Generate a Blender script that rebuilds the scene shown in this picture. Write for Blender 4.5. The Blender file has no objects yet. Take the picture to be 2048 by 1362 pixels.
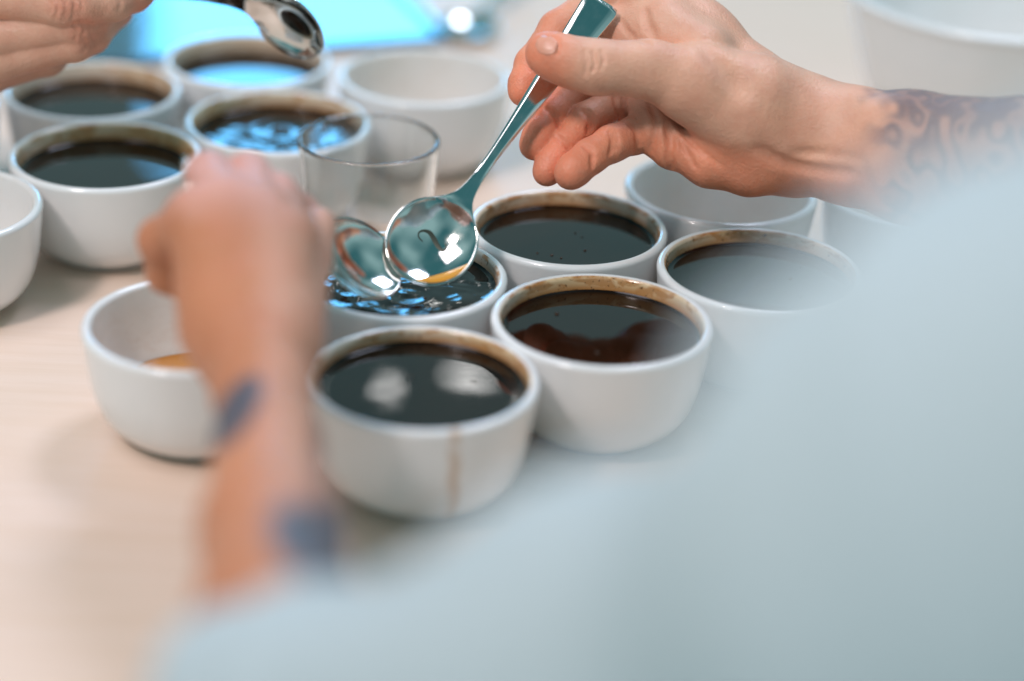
import bpy, bmesh, math, random
import numpy as np
from mathutils import Vector, Matrix

random.seed(7); np.random.seed(7)
SC = bpy.context.scene
COL = SC.collection

# ------------------------------------------------------------------ camera
F = 4267.0                      # focal length in photo pixels (2048 wide): 75 mm on 36 mm
PITCH = math.radians(26.32); ROLL = math.radians(-2.842)
CUP_H = 0.054
CAMZ = CUP_H + 0.4149
_c, _s = math.cos(PITCH), math.sin(PITCH); _cr, _sr = math.cos(ROLL), math.sin(ROLL)
UPV = Vector((0, _s, _c)); FWD = Vector((0, _c, -_s)); XV = Vector((1, 0, 0))
CX = XV * _cr - UPV * _sr       # picture right
CY = XV * _sr + UPV * _cr       # picture up
CAM = Vector((0, 0, CAMZ))
cam_d = bpy.data.cameras.new('camera'); cam = bpy.data.objects.new('camera', cam_d); COL.objects.link(cam)
m = Matrix((CX, CY, -FWD)).transposed().to_4x4(); m.translation = CAM
cam.matrix_world = m
cam_d.lens = 75; cam_d.sensor_width = 36; cam_d.clip_start = 0.02; cam_d.clip_end = 100
cam_d.dof.use_dof = True; cam_d.dof.focus_distance = 1.020; cam_d.dof.aperture_fstop = 1.95
SC.camera = cam

def P(px, py, d):
    """point of the place at a given distance along the view axis"""
    return CAM + FWD * d + CX * ((px - 1024) / F * d) + CY * ((681 - py) / F * d)
def PZ(px, py, z):
    """point of a horizontal plane"""
    r = FWD + CX * ((px - 1024) / F) + CY * ((681 - py) / F)
    return CAM + r * ((z - CAM.z) / r.z)
def depth(p): return (Vector(p) - CAM).dot(FWD)
def camdir(x, y, z): return (CX * x + CY * y - FWD * z).normalized()

# ------------------------------------------------------------------ world, lamps, exposure
w = bpy.data.worlds.new('World'); SC.world = w; w.use_nodes = True
bg = w.node_tree.nodes['Background']
# the dim teal room all around, out of focus and alike in every direction
bg.inputs['Strength'].default_value = 0.75
_wt = w.node_tree; _tc = _wt.nodes.new('ShaderNodeTexCoord'); _nz = _wt.nodes.new('ShaderNodeTexNoise'); _rp = _wt.nodes.new('ShaderNodeValToRGB')
_nz.inputs['Scale'].default_value = 1.5; _nz.inputs['Detail'].default_value = 1.0
_rp.color_ramp.elements[0].position = 0.36; _rp.color_ramp.elements[0].color = (0.045, 0.17, 0.195, 1)
_rp.color_ramp.elements[1].position = 0.64; _rp.color_ramp.elements[1].color = (0.33, 0.555, 0.58, 1)
_wt.links.new(_tc.outputs['Generated'], _nz.inputs['Vector']); _wt.links.new(_nz.outputs['Fac'], _rp.inputs[0]); _wt.links.new(_rp.outputs[0], bg.inputs['Color'])
def area(name, loc, target, sx, sy, radiance, color, shape='RECTANGLE'):
    l = bpy.data.lights.new(name, 'AREA'); l.shape = shape; l.size = sx; l.size_y = sy
    a = sx * sy if shape == 'RECTANGLE' else math.pi * sx * sx / 4
    l.energy = radiance * math.pi * a; l.color = color
    o = bpy.data.objects.new(name, l); COL.objects.link(o); o.location = loc
    o.rotation_euler = (Vector(target) - Vector(loc)).to_track_quat('-Z', 'Y').to_euler()
    return o
CEN = Vector((-0.05, 0.95, 0.05))
area('key_lamp', CEN + Vector((-0.85, -1.05, 1.6)), CEN, 0.28, 0.28, 62, (1.0, 0.88, 0.86))
area('overhead_lamp', (0.5, 2.0, 2.1), CEN, 0.6, 0.6, 15.0, (0.84, 0.90, 1.12))
area('fill_lamp', (-0.95, 0.45, 2.4), CEN, 1.0, 1.0, 3.8, (0.98, 0.90, 0.98))  # unseen soft fill, added overhead to brighten the wrist and cups
def mirror_lamp(name, px, py, extra, sx, sy, rad, color=(1.0, 0.98, 0.95)):
    p = PZ(px, py, 0.047); r = (p - CAM).normalized(); r.z = -r.z
    return area(name, p + r * extra, p, sx, sy, rad, color)
mirror_lamp('window_lamp', 600, 80, 3.3, 0.62, 0.50, 8.5, (0.12, 0.52, 1.0))
mirror_lamp('pendant_lamp_round', 776, 776, 0.95, 0.012, 0.012, 15)
mirror_lamp('pendant_lamp_long', 938, 752, 0.95, 0.034, 0.008, 15)

SC.view_settings.view_transform = 'Standard'; SC.view_settings.look = 'None'
SC.view_settings.exposure = 0.45; SC.view_settings.gamma = 1; SC.view_settings.use_curve_mapping = False
SC.render.engine = 'CYCLES'
SC.cycles.use_denoising = True
SC.cycles.max_bounces = 10; SC.cycles.transmission_bounces = 8; SC.cycles.glossy_bounces = 6
SC.cycles.caustics_refractive = True
SC.cycles.sample_clamp_indirect = 6

# ------------------------------------------------------------------ materials
def mat(name):
    m = bpy.data.materials.new(name); m.use_nodes = True
    nt = m.node_tree; b = nt.nodes['Principled BSDF']
    return m, nt, b
def N(nt, t, **kw):
    n = nt.nodes.new(t)
    for k, v in kw.items():
        if k.startswith('i_'):
            key = k[2:]; key = int(key) if key.isdigit() else key.replace('_', ' ')
            n.inputs[key].default_value = v
        else: setattr(n, k, v)
    return n
def L(nt, a, b): nt.links.new(a, b)
def math_node(nt, op, a, b=None, c=None):
    n = nt.nodes.new('ShaderNodeMath'); n.operation = op
    for i, x in enumerate((a, b, c)):
        if x is None: continue
        if isinstance(x, (int, float)): n.inputs[i].default_value = x
        else: nt.links.new(x, n.inputs[i])
    return n.outputs[0]
def maprange(nt, x, a, b, c=0.0, d=1.0, smooth=True):
    n = nt.nodes.new('ShaderNodeMapRange'); n.interpolation_type = 'SMOOTHSTEP' if smooth else 'LINEAR'
    nt.links.new(x, n.inputs[0])
    for i, v in enumerate((a, b, c, d)): n.inputs[i + 1].default_value = v
    return n.outputs[0]
def mixc(nt, fac, a, b):
    n = nt.nodes.new('ShaderNodeMix'); n.data_type = 'RGBA'
    if isinstance(fac, (int, float)): n.inputs[0].default_value = fac
    else: nt.links.new(fac, n.inputs[0])
    for sock, x in ((n.inputs[6], a), (n.inputs[7], b)):
        if isinstance(x, tuple): sock.default_value = (*x, 1)
        else: nt.links.new(x, sock)
    return n.outputs[2]
def noise(nt, vec, scale, detail=3, rough=0.5, dist=0.0):
    n = nt.nodes.new('ShaderNodeTexNoise'); n.inputs['Scale'].default_value = scale
    n.inputs['Detail'].default_value = detail; n.inputs['Roughness'].default_value = rough; n.inputs['Distortion'].default_value = dist
    if vec is not None: nt.links.new(vec, n.inputs['Vector'])
    return n.outputs['Fac']
def bump(nt, b, h, strength, dist=0.001):
    n = nt.nodes.new('ShaderNodeBump'); n.inputs['Strength'].default_value = strength; n.inputs['Distance'].default_value = dist
    nt.links.new(h, n.inputs['Height']); nt.links.new(n.outputs[0], b.inputs['Normal'])
def mapping(nt, vec, scale, loc=(0, 0, 0), rot=(0, 0, 0)):
    n = nt.nodes.new('ShaderNodeMapping'); n.inputs['Scale'].default_value = scale; n.inputs['Location'].default_value = loc
    n.inputs['Rotation'].default_value = rot
    nt.links.new(vec, n.inputs['Vector']); return n.outputs[0]

# pale wood
M_wood, nt, b = mat('pale_wood')
tc = N(nt, 'ShaderNodeTexCoord').outputs['Object']
v = mapping(nt, tc, (3.0, 45.0, 3.0), rot=(0, 0, 0.25))
g1 = noise(nt, v, 3.0, 5, 0.6, 0.6)
g2 = noise(nt, mapping(nt, tc, (14.0, 380.0, 14.0), rot=(0, 0, 0.25)), 2.0, 3, 0.6)
big = noise(nt, tc, 3.0, 2)
c1 = mixc(nt, maprange(nt, g1, 0.3, 0.7), (0.82, 0.635, 0.53), (0.785, 0.59, 0.47))
c2 = mixc(nt, maprange(nt, g2, 0.45, 0.75, 0, 0.18), c1, (0.60, 0.43, 0.29))
c3 = mixc(nt, maprange(nt, big, 0.3, 0.7, 0, 0.25), c2, (0.80, 0.66, 0.54))
L(nt, c3, b.inputs['Base Color']); b.inputs['Roughness'].default_value = 0.38
bump(nt, b, g2, 0.12, 0.0004)

# white porcelain, outside and inside (inside carries coffee stains)
def porcelain(name, inside):
    m, nt, b = mat(name)
    tc = N(nt, 'ShaderNodeTexCoord').outputs['Object']
    oi = N(nt, 'ShaderNodeObjectInfo').outputs['Random']
    off = N(nt, 'ShaderNodeCombineXYZ'); L(nt, math_node(nt, 'MULTIPLY', oi, 37.0), off.inputs[0]); L(nt, math_node(nt, 'MULTIPLY', oi, 11.0), off.inputs[2])
    va = N(nt, 'ShaderNodeVectorMath', operation='ADD'); L(nt, tc, va.inputs[0]); L(nt, off.outputs[0], va.inputs[1])
    vec = va.outputs[0]
    base = (0.80, 0.80, 0.795)
    sep = N(nt, 'ShaderNodeSeparateXYZ'); L(nt, tc, sep.inputs[0]); z = sep.outputs[2]
    if inside:
        lev = N(nt, 'ShaderNodeAttribute', attribute_type='OBJECT', attribute_name='coffee_level').outputs['Fac']
        amt = N(nt, 'ShaderNodeAttribute', attribute_type='OBJECT', attribute_name='stain').outputs['Fac']
        dz = math_node(nt, 'SUBTRACT', z, lev)
        n1 = noise(nt, mapping(nt, vec, (1, 1, 2.2)), 85, 5, 0.62, 0.8)
        n2 = noise(nt, mapping(nt, vec, (1, 1, 0.35)), 60, 3, 0.55, 0.3)
        n3 = noise(nt, vec, 620, 2, 0.5)
        nbig = noise(nt, vec, 16, 2)
        # tide line just over the liquid, blotches up the wall, a thin line under the lip, specks
        band = maprange(nt, dz, 0.0002, 0.0062, 1, 0)
        band = math_node(nt, 'MULTIPLY', band, maprange(nt, n2, 0.25, 0.55, 0.55, 1))
        thr = maprange(nt, nbig, 0.38, 0.62, 0.60, 0.43)
        bl = math_node(nt, 'SUBTRACT', n1, thr)
        blot = maprange(nt, bl, -0.02, 0.12, 0, 0.8)
        blot = math_node(nt, 'MULTIPLY', blot, maprange(nt, dz, 0.002, 0.010, 1.0, 0.7))
        lip = math_node(nt, 'MULTIPLY', maprange(nt, z, 0.0505, 0.0525, 0, 1), maprange(nt, n1, 0.46, 0.62, 0, 0.9))
        spk = math_node(nt, 'MULTIPLY', maprange(nt, n3, 0.63, 0.70), maprange(nt, n1, 0.42, 0.55))
        wash = maprange(nt, nbig, 0.3, 0.7, 0.35, 0.85)
        a1 = math_node(nt, 'MAXIMUM', band, blot); a1 = math_node(nt, 'MAXIMUM', a1, lip)
        a1 = math_node(nt, 'MULTIPLY', a1, amt); wash = math_node(nt, 'MULTIPLY', wash, amt); spk = math_node(nt, 'MULTIPLY', spk, amt)
        col = mixc(nt, wash, base, (0.74, 0.50, 0.23))
        col = mixc(nt, a1, col, (0.46, 0.185, 0.040))
        col = mixc(nt, spk, col, (0.06, 0.02, 0.008))
        L(nt, col, b.inputs['Base Color'])
    else:
        drip = N(nt, 'ShaderNodeAttribute', attribute_type='OBJECT', attribute_name='drip').outputs['Fac']
        da = N(nt, 'ShaderNodeAttribute', attribute_type='OBJECT', attribute_name='drip_x').outputs['Fac']
        nn = noise(nt, vec, 60, 3)
        x = math_node(nt, 'ADD', math_node(nt, 'SUBTRACT', sep.outputs[0], da), math_node(nt, 'MULTIPLY', math_node(nt, 'SUBTRACT', nn, 0.5), 0.004))
        ax = math_node(nt, 'ABSOLUTE', x)
        st = maprange(nt, ax, 0.0005, 0.0040, 0.55, 0)
        fr = maprange(nt, sep.outputs[1], -0.01, -0.03, 0, 1)
        ln = maprange(nt, noise(nt, mapping(nt, vec, (1, 1, .6)), 70, 2), 0.36, 0.56)
        st = math_node(nt, 'MULTIPLY', math_node(nt, 'MULTIPLY', st, fr), math_node(nt, 'MULTIPLY', ln, drip))
        col = mixc(nt, st, base, (0.48, 0.24, 0.07))
        L(nt, col, b.inputs['Base Color'])
    b.inputs['Roughness'].default_value = 0.14; b.inputs['IOR'].default_value = 1.5
    b.inputs['Coat Weight'].default_value = 0.3; b.inputs['Coat Roughness'].default_value = 0.05
    return m
M_por_out = porcelain('glazed_white_porcelain', False)
M_por_in = porcelain('coffee_stained_porcelain', True)

def coffee_mat(name, wave, col=(0.009, 0.0034, 0.0014)):
    m, nt, b = mat(name)
    b.inputs['Base Color'].default_value = (*col, 1)
    b.inputs['Roughness'].default_value = 0.03; b.inputs['IOR'].default_value = 1.36
    tc = N(nt, 'ShaderNodeTexCoord').outputs['Object']
    fine = noise(nt, tc, 500, 2)
    if wave:
        h = math_node(nt, 'ADD', noise(nt, tc, 42, 2, 0.45, 0.8), math_node(nt, 'MULTIPLY', fine, 0.01))
        bump(nt, b, h, 1.0, wave)
    else:
        bump(nt, b, math_node(nt, 'ADD', noise(nt, tc, 25, 1), math_node(nt, 'MULTIPLY', fine, 0.02)), 1.0, 0.00012)
    return m
M_coffee = coffee_mat('black_coffee', 0)
M_coffee_wave = coffee_mat('rippling_coffee', 0.0022)
M_bubble = coffee_mat('brown_bubble', 0, (0.05, 0.025, 0.012))
M_residue = coffee_mat('thin_coffee_residue', 0, (0.50, 0.22, 0.06))

M_steel, nt, b = mat('polished_steel')
b.inputs['Base Color'].default_value = (0.66, 0.66, 0.63, 1); b.inputs['Metallic'].default_value = 1; b.inputs['Roughness'].default_value = 0.09
tc = N(nt, 'ShaderNodeTexCoord').outputs['Object']
L(nt, maprange(nt, noise(nt, tc, 160, 4), 0.3, 0.8, 0.05, 0.17), b.inputs['Roughness'])
bump(nt, b, noise(nt, mapping(nt, tc, (1, 6, 6)), 90, 3), 0.05, 0.0003)
M_engr, nt, b = mat('dark_engraving')
b.inputs['Base Color'].default_value = (0.06, 0.065, 0.05, 1); b.inputs['Metallic'].default_value = 0.6; b.inputs['Roughness'].default_value = 0.4
M_amber, nt, b = mat('amber_coffee_film')
b.inputs['Base Color'].default_value = (0.90, 0.42, 0.06, 1); b.inputs['Roughness'].default_value = 0.04; b.inputs['Transmission Weight'].default_value = 0.3
b.inputs['IOR'].default_value = 1.33
M_glass, nt, b = mat('clear_glass')
b.inputs['Base Color'].default_value = (0.96, 0.985, 0.98, 1); b.inputs['Roughness'].default_value = 0.0
b.inputs['Transmission Weight'].default_value = 1.0; b.inputs['IOR'].default_value = 1.48
_tr = N(nt, 'ShaderNodeBsdfTransparent'); _mx = N(nt, 'ShaderNodeMixShader'); _mx.inputs[0].default_value = 0.04
L(nt, b.outputs[0], _mx.inputs[1]); L(nt, _tr.outputs[0], _mx.inputs[2]); L(nt, _mx.outputs[0], nt.nodes['Material Output'].inputs['Surface'])
M_milky, nt, b = mat('pale_coffee_dregs')
b.inputs['Base Color'].default_value = (0.62, 0.44, 0.32, 1); b.inputs['Roughness'].default_value = 0.25
M_tray, nt, b = mat('dark_glossy_lacquer')
b.inputs['Base Color'].default_value = (0.004, 0.07, 0.12, 1); b.inputs['Roughness'].default_value = 0.07; b.inputs['IOR'].default_value = 1.9
tc = N(nt, 'ShaderNodeTexCoord').outputs['Object']
bump(nt, b, noise(nt, tc, 9, 2), 0.3, 0.002)

def skin_mat(name):
    m, nt, b = mat(name)
    at = N(nt, 'ShaderNodeAttribute', attribute_name='tint')
    tc = N(nt, 'ShaderNodeTexCoord').outputs['Object']
    n1 = noise(nt, tc, 70, 4, 0.6); n2 = noise(nt, tc, 420, 3, 0.6)
    mott = mixc(nt, maprange(nt, n1, 0.35, 0.7, 0, 0.30), at.outputs['Color'], (0.60, 0.22, 0.14))
    mott = mixc(nt, maprange(nt, n2, 0.35, 0.75, 0, 0.14), mott, (0.70, 0.46, 0.34))
    # tattoo ink keeps its own colour
    ink = at.outputs['Alpha']
    col = mixc(nt, ink, (0.045, 0.075, 0.11), mott)
    L(nt, col, b.inputs['Base Color'])
    b.inputs['Roughness'].default_value = 0.46; b.inputs['IOR'].default_value = 1.42
    b.inputs['Subsurface Weight'].default_value = 0.14; b.inputs['Subsurface Radius'].default_value = (1.0, 0.35, 0.2); b.inputs['Subsurface Scale'].default_value = 0.003
    vo = N(nt, 'ShaderNodeTexVoronoi', i_Scale=900.0); L(nt, tc, vo.inputs['Vector'])
    h = math_node(nt, 'ADD', math_node(nt, 'MULTIPLY', vo.outputs['Distance'], 0.5), math_node(nt, 'MULTIPLY', n2, 1.2))
    bump(nt, b, h, 0.6, 0.0005)
    return m
M_skin = skin_mat('skin')
M_nail, nt, b = mat('fingernail')
b.inputs['Base Color'].default_value = (0.80, 0.35, 0.24, 1); b.inputs['Roughness'].default_value = 0.36; b.inputs['Subsurface Weight'].default_value = 0.1; b.inputs['Subsurface Scale'].default_value = 0.003
def cloth_mat(name, c):
    m, nt, b = mat(name)
    tc = N(nt, 'ShaderNodeTexCoord').outputs['Object']
    n1 = noise(nt, tc, 14, 3)
    L(nt, mixc(nt, n1, c, tuple(x * 0.93 for x in c)), b.inputs['Base Color'])
    b.inputs['Roughness'].default_value = 0.85; b.inputs['Sheen Weight'].default_value = 0.2
    wv = N(nt, 'ShaderNodeTexWave', i_Scale=500.0); L(nt, tc, wv.inputs['Vector'])
    bump(nt, b, math_node(nt, 'ADD', wv.outputs['Fac'], math_node(nt, 'MULTIPLY', noise(nt, tc, 30, 3), 4.0)), 0.4, 0.0008)
    return m
M_shirt = cloth_mat('pale_blue_cotton', (0.48, 0.55, 0.57))
M_sleeve2 = cloth_mat('dark_blue_cotton', (0.06, 0.09, 0.16))

# ------------------------------------------------------------------ object helpers
def link(name, me, parent=None, mats=()):
    o = bpy.data.objects.new(name, me); COL.objects.link(o)
    if parent is not None: o.parent = parent
    if me is not None:
        for mm in mats:
            if len(me.materials) < len(mats): me.materials.append(mm)
    return o
def thing(name, label, cat, loc=(0, 0, 0), rz=0, group=None):
    o = bpy.data.objects.new(name, None); COL.objects.link(o); o.empty_display_size = 0.02
    o.location = loc; o.rotation_euler = (0, 0, rz)
    o['label'] = label; o['category'] = cat
    if group: o['group'] = group
    return o
def mesh(name, verts, faces, smooth=True, mi=None):
    me = bpy.data.meshes.new(name); me.from_pydata([tuple(v) for v in verts], [], [tuple(f) for f in faces]); me.update()
    if smooth: me.polygons.foreach_set('use_smooth', [True] * len(me.polygons))
    if mi is not None: me.polygons.foreach_set('material_index', mi)
    return me
def catmull(pts, n):
    pts = [np.array(p, float) for p in pts]; pts = [2 * pts[0] - pts[1]] + pts + [2 * pts[-1] - pts[-2]]
    out = []
    for i in range(1, len(pts) - 2):
        a, b_, c, d = pts[i - 1:i + 3]
        for k in range(n):
            t = k / n
            out.append(0.5 * (2 * b_ + (c - a) * t + (2 * a - 5 * b_ + 4 * c - d) * t * t + (3 * b_ - a - 3 * c + d) * t ** 3))
    out.append(pts[-2]); return out
def lathe(name, prof, seg=96, closed_axis=True):
    """prof: (r, z, material index); first and last on the axis close the shape"""
    vs, fs, mi = [], [], []
    rings = []
    for r, z, _ in prof:
        if r < 1e-6: rings.append([len(vs)]); vs.append((0, 0, z))
        else:
            rings.append(list(range(len(vs), len(vs) + seg)))
            for k in range(seg):
                a = 2 * math.pi * k / seg; vs.append((r * math.cos(a), r * math.sin(a), z))
    for i in range(len(prof) - 1):
        A, B = rings[i], rings[i + 1]; mm = prof[i][2]
        for k in range(seg):
            k2 = (k + 1) % seg
            if len(A) == 1 and len(B) == 1: continue
            if len(A) == 1: fs.append((A[0], B[k2], B[k]))
            elif len(B) == 1: fs.append((A[k], A[k2], B[0]))
            else: fs.append((A[k], A[k2], B[k2], B[k]))
            mi.append(mm)
    return mesh(name, vs, fs, True, mi)

# ------------------------------------------------------------------ table
def build_table():
    bm = bmesh.new()
    x0, x1, y0, y1, t = -1.1, 1.5, 0.47, 2.3, 0.035
    vs = [bm.verts.new((x, y, z)) for z in (-t, 0) for (x, y) in ((x0, y0), (x1, y0), (x1, y1), (x0, y1))]
    for f in ((3, 2, 1, 0), (4, 5, 6, 7), (0, 1, 5, 4), (1, 2, 6, 5), (2, 3, 7, 6), (3, 0, 4, 7)): bm.faces.new([vs[i] for i in f])
    bmesh.ops.bevel(bm, geom=bm.edges[:], offset=0.004, segments=3, affect='EDGES', profile=0.5)
    me = bpy.data.meshes.new('table'); bm.to_mesh(me); bm.free()
    o = link('table', me, None, (M_wood,))
    o['label'] = 'pale wooden tabletop that all the cups stand on'; o['category'] = 'table'
build_table()

# ------------------------------------------------------------------ cups
def cup_profile(R):
    """outer foot -> wall -> lip -> inner wall -> inner floor; R is the outer rim radius"""
    H = CUP_H; k = R / 0.05
    outer = catmull([(0.0305, 0.0025), (0.0360, 0.0056), (0.0424, 0.0135), (0.0462, 0.0245), (0.0482, 0.037), (0.0495, 0.048), (0.0499, 0.0515)], 5)
    inner = catmull([(0.0452, 0.0515), (0.0447, 0.048), (0.0430, 0.036), (0.0400, 0.024), (0.0345, 0.0135), (0.026, 0.0085), (0.012, 0.0072)], 5)
    p = [(0, 0.0022, 0), (0.0265, 0.0022, 0), (0.0272, 0.0004, 0), (0.0282, 0.0, 0), (0.0292, 0.0004, 0)]
    p += [(r, z, 0) for r, z in outer]
    cxr, cz, rr = 0.04755, 0.0517, 0.00235
    for i in range(1, 12):
        a = math.pi * i / 12; p.append((cxr + rr * math.cos(a), cz + (H - cz) * math.sin(a), 0 if i < 8 else 1))
    p += [(r, z, 1) for r, z in inner] + [(0, 0.0070, 1)]
    return [(r * k, z, mi) for r, z, mi in p]
def inner_radius(z, k):
    pts = [(0.0070, 0.0), (0.0072, 0.012), (0.0085, 0.026), (0.0135, 0.0345), (0.024, 0.0400), (0.036, 0.0430), (0.048, 0.0447), (0.0515, 0.0452)]
    return float(np.interp(z, [a for a, _ in pts], [b_ for _, b_ in pts])) * k
def coffee_mesh(level, k, ripples=()):
    """liquid sheet with a meniscus that climbs the wall"""
    R = inner_radius(level, k) + 0.0003
    rs = list(np.linspace(0, R - 0.003, 40 if ripples else 12)) + [R - 0.0022, R - 0.0014, R - 0.0007, R]
    lift = [0.0] * (len(rs) - 4) + [0.00006, 0.00022, 0.0006, 0.0013]
    seg = 128
    vs = [(0, 0, level)]; fs = []
    for r, h in zip(rs[1:], lift[1:]):
        for j in range(seg):
            a = 2 * math.pi * j / seg; x, y = r * math.cos(a), r * math.sin(a); z = level + h
            for (cx, cy, amp, wl, dec) in ripples:
                d = math.hypot(x - cx, y - cy); z += amp * math.cos(2 * math.pi * d / wl) * math.exp(-d / dec)
            vs.append((x, y, z))
    for j in range(seg): fs.append((0, 1 + j, 1 + (j + 1) % seg))
    for i in range(len(rs) - 2):
        for j in range(seg):
            a = 1 + i * seg + j; b_ = 1 + i * seg + (j + 1) % seg; fs.append((a, a + seg, b_ + seg, b_))
    return mesh('coffee', vs, fs)
CUPS = {}; CUP_OBJ = {}
def cup(key, x, y, R, level, label, stain=1.0, wave=None, ripples=(), drip=0.0, drip_x=0.0, rz=None, group='white cupping bowls'):
    t = thing('coffee_cup', label, 'cup', (x, y, 0), random.uniform(0, 6.28) if rz is None else rz, group)
    me = lathe('bowl', cup_profile(R))
    bo = link('bowl', me, t, (M_por_out, M_por_in))
    bo['coffee_level'] = float(level); bo['stain'] = float(stain); bo['drip'] = float(drip); bo['drip_x'] = float(drip_x)
    k = R / 0.05
    if level > 0.02:
        link('coffee', coffee_mesh(level, k, ripples), t, (wave or M_coffee,))
    else:
        link('coffee_residue', coffee_mesh(level, k), t, (M_residue,))
    CUPS[key] = (x, y, R, level); CUP_OBJ[key] = t
    return t
FULL = 0.0463
cup('A', -0.0370, 0.801, 0.0498, 0.0470, 'full cup of black coffee with a brown drip down its outside', 1.0, drip=1.0, drip_x=0.016, rz=0.0)
cup('B', 0.0398, 0.8659, 0.0501, 0.0462, 'full cup of coffee mirroring the hand, between the dripped cup and the sleeve', 1.0, rz=1.0)
cup('C', 0.0248, 0.9694, 0.0494, 0.0455, 'full cup of coffee right under the curled fingers holding the spoon', 1.0, rz=0.3)
cup('D', 0.1165, 0.9305, 0.0494, 0.0465, 'full cup of coffee partly hidden behind the pale blue shoulder', 1.0, rz=2.0)
cup('E', -0.0535, 0.9044, 0.0502, 0.0470, 'cup of rippling coffee with two spoons dipped in it', 0.9,
    wave=M_coffee_wave, ripples=((0.004, -0.008, 0.0004, 0.012, 0.016), (-0.022, -0.004, 0.0004, 0.011, 0.014), (0.03, 0.02, 0.00015, 0.017, 0.03)), rz=0.0)
cup('F', -0.1394, 0.8421, 0.0500, 0.0185, 'nearly empty cup beside the tattooed wrist', 0.10, rz=2.2)
cup('G', -0.2162, 1.0342, 0.0501, 0.0440, 'full cup of black coffee with its stained back wall, behind the blurred fist', 1.0, rz=4.0)
cup('H', -0.2424, 1.1309, 0.0495, 0.0430, 'full cup of black coffee directly below the hand of the other taster', 0.8, rz=5.0)
cup('I', -0.1634, 1.1950, 0.0492, 0.0430, 'cup of coffee mirroring bright blue light below the hovering spoon', 0.6, rz=0.9)
cup('J', -0.1337, 1.0955, 0.0509, 0.0445, 'cup of coffee with rippling blue reflections behind the drinking glass', 1.0,
    wave=M_coffee_wave, ripples=((0.0, -0.01, 0.0005, 0.016, 0.03),), rz=3.1)
cup('K', -0.0586, 1.1816, 0.0507, 0.0095, 'empty white cup behind the drinking glass', 0.15, rz=1.4)
cup('L', 0.1048, 1.0304, 0.0505, 0.0110, 'empty white cup under the wrist of the hand holding the spoon', 0.07, rz=2.9)
cup('M', -0.2836, 0.9590, 0.0502, 0.0110, 'nearly empty cup at the table side, in front of the stained full cup', 0.08, rz=0.2)
cup('N', -0.3365, 1.0930, 0.0498, 0.0430, 'cup of coffee cut off beside the cup under the other hand', 0.9, rz=0.2)
cup('P', 0.2080, 1.0350, 0.0500, 0.0110, 'empty white cup mostly hidden behind the tattooed forearm', 0.15, rz=1.2)

# bubbles left on the liquid
def bubbles():
    me = lathe('bubble', [(0, 0.0009, 0), (0.0005, 0.00078, 0), (0.0009, 0.00042, 0), (0.0011, 0, 0)], 16)
    for key, n in (('A', 4), ('B', 4), ('C', 6), ('D', 3), ('E', 5)):
        x, y, R, lev = CUPS[key]; t = CUP_OBJ[key]
        for _ in range(n):
            a = random.uniform(0, 6.28); r = random.uniform(0.008, 0.038); sc = random.uniform(0.35, 1.0)
            o = link('bubble', me, t, (M_bubble,)); o.location = (r * math.cos(a), r * math.sin(a), lev + 0.0001); o.scale = (sc, sc, sc)
bubbles()
# large bowl at the back right
def big_bowl():
    c = PZ(2010, -18, 0.095)
    t = thing('rinse_bowl', 'large deep white bowl behind the tattooed forearm', 'bowl', (c.x, c.y, 0))
    R = 0.098; H = 0.095
    outer = catmull([(0.050, 0.003), (0.062, 0.010), (0.078, 0.032), (0.088, 0.062), (0.0955, 0.088), (0.098, 0.0915)], 5)
    inner = catmull([(0.0915, 0.0905), (0.088, 0.084), (0.081, 0.06), (0.070, 0.03), (0.05, 0.010), (0.02, 0.0075)], 5)
    p = [(0, 0.003, 0), (0.044, 0.003, 0), (0.0455, 0, 0), (0.049, 0, 0)] + [(r, z, 0) for r, z in outer]
    for i in range(1, 10):
        a = math.pi * i / 10; p.append((0.0948 + 0.0033 * math.cos(a), 0.0915 + 0.0035 * math.sin(a), 0))
    p += [(r, z, 1) for r, z in inner] + [(0, 0.0072, 1)]
    o = link('bowl', lathe('rinse_bowl_shell', p), t, (M_por_out, M_por_in)); o['stain'] = 0.05; o['coffee_level'] = 0.012
big_bowl()

# drinking glass
def drinking_glass():
    x, y = -0.0785, 1.026; H = CUP_H + 0.019; R = 0.0368
    t = thing('drinking_glass', 'small clear drinking glass standing behind the two spoons', 'glass', (x, y, 0))
    o_ = catmull([(0.0235, 0.0008), (0.0250, 0.003), (0.0262, 0.012), (0.0285, 0.024), (0.0318, 0.0315), (0.0338, 0.038), (0.0352, 0.052), (0.0366, H - 0.003), (0.0368, H - 0.001)], 6)
    i_ = catmull([(0.0341, H - 0.001), (0.0338, H - 0.003), (0.0324, 0.052), (0.0311, 0.039), (0.0294, 0.033), (0.0262, 0.0245), (0.0242, 0.013), (0.0225, 0.0075), (0.016, 0.0062)], 6)
    p = [(0, 0.0012, 0), (0.021, 0.0012, 0), (0.0228, 0.0, 0)] + [(r, z, 0) for r, z in o_]
    for i in range(1, 8):
        a = math.pi * i / 8; p.append((0.03545 + 0.00135 * math.cos(a), H - 0.001 + 0.0011 * math.sin(a), 0))
    p += [(r, z, 0) for r, z in i_] + [(0, 0.006, 0)]
    link('glass_wall', lathe('glass_wall', p, 128), t, (M_glass,))
    q = [(0, 0.0066, 0), (0.0210, 0.0068, 0), (0.0232, 0.0095, 0), (0.0238, 0.0145, 0), (0.0234, 0.0155, 0), (0.0228, 0.0150, 0), (0, 0.0148, 0)]
    link('dregs', lathe('dregs', q), t, (M_milky,))
drinking_glass()

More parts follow.
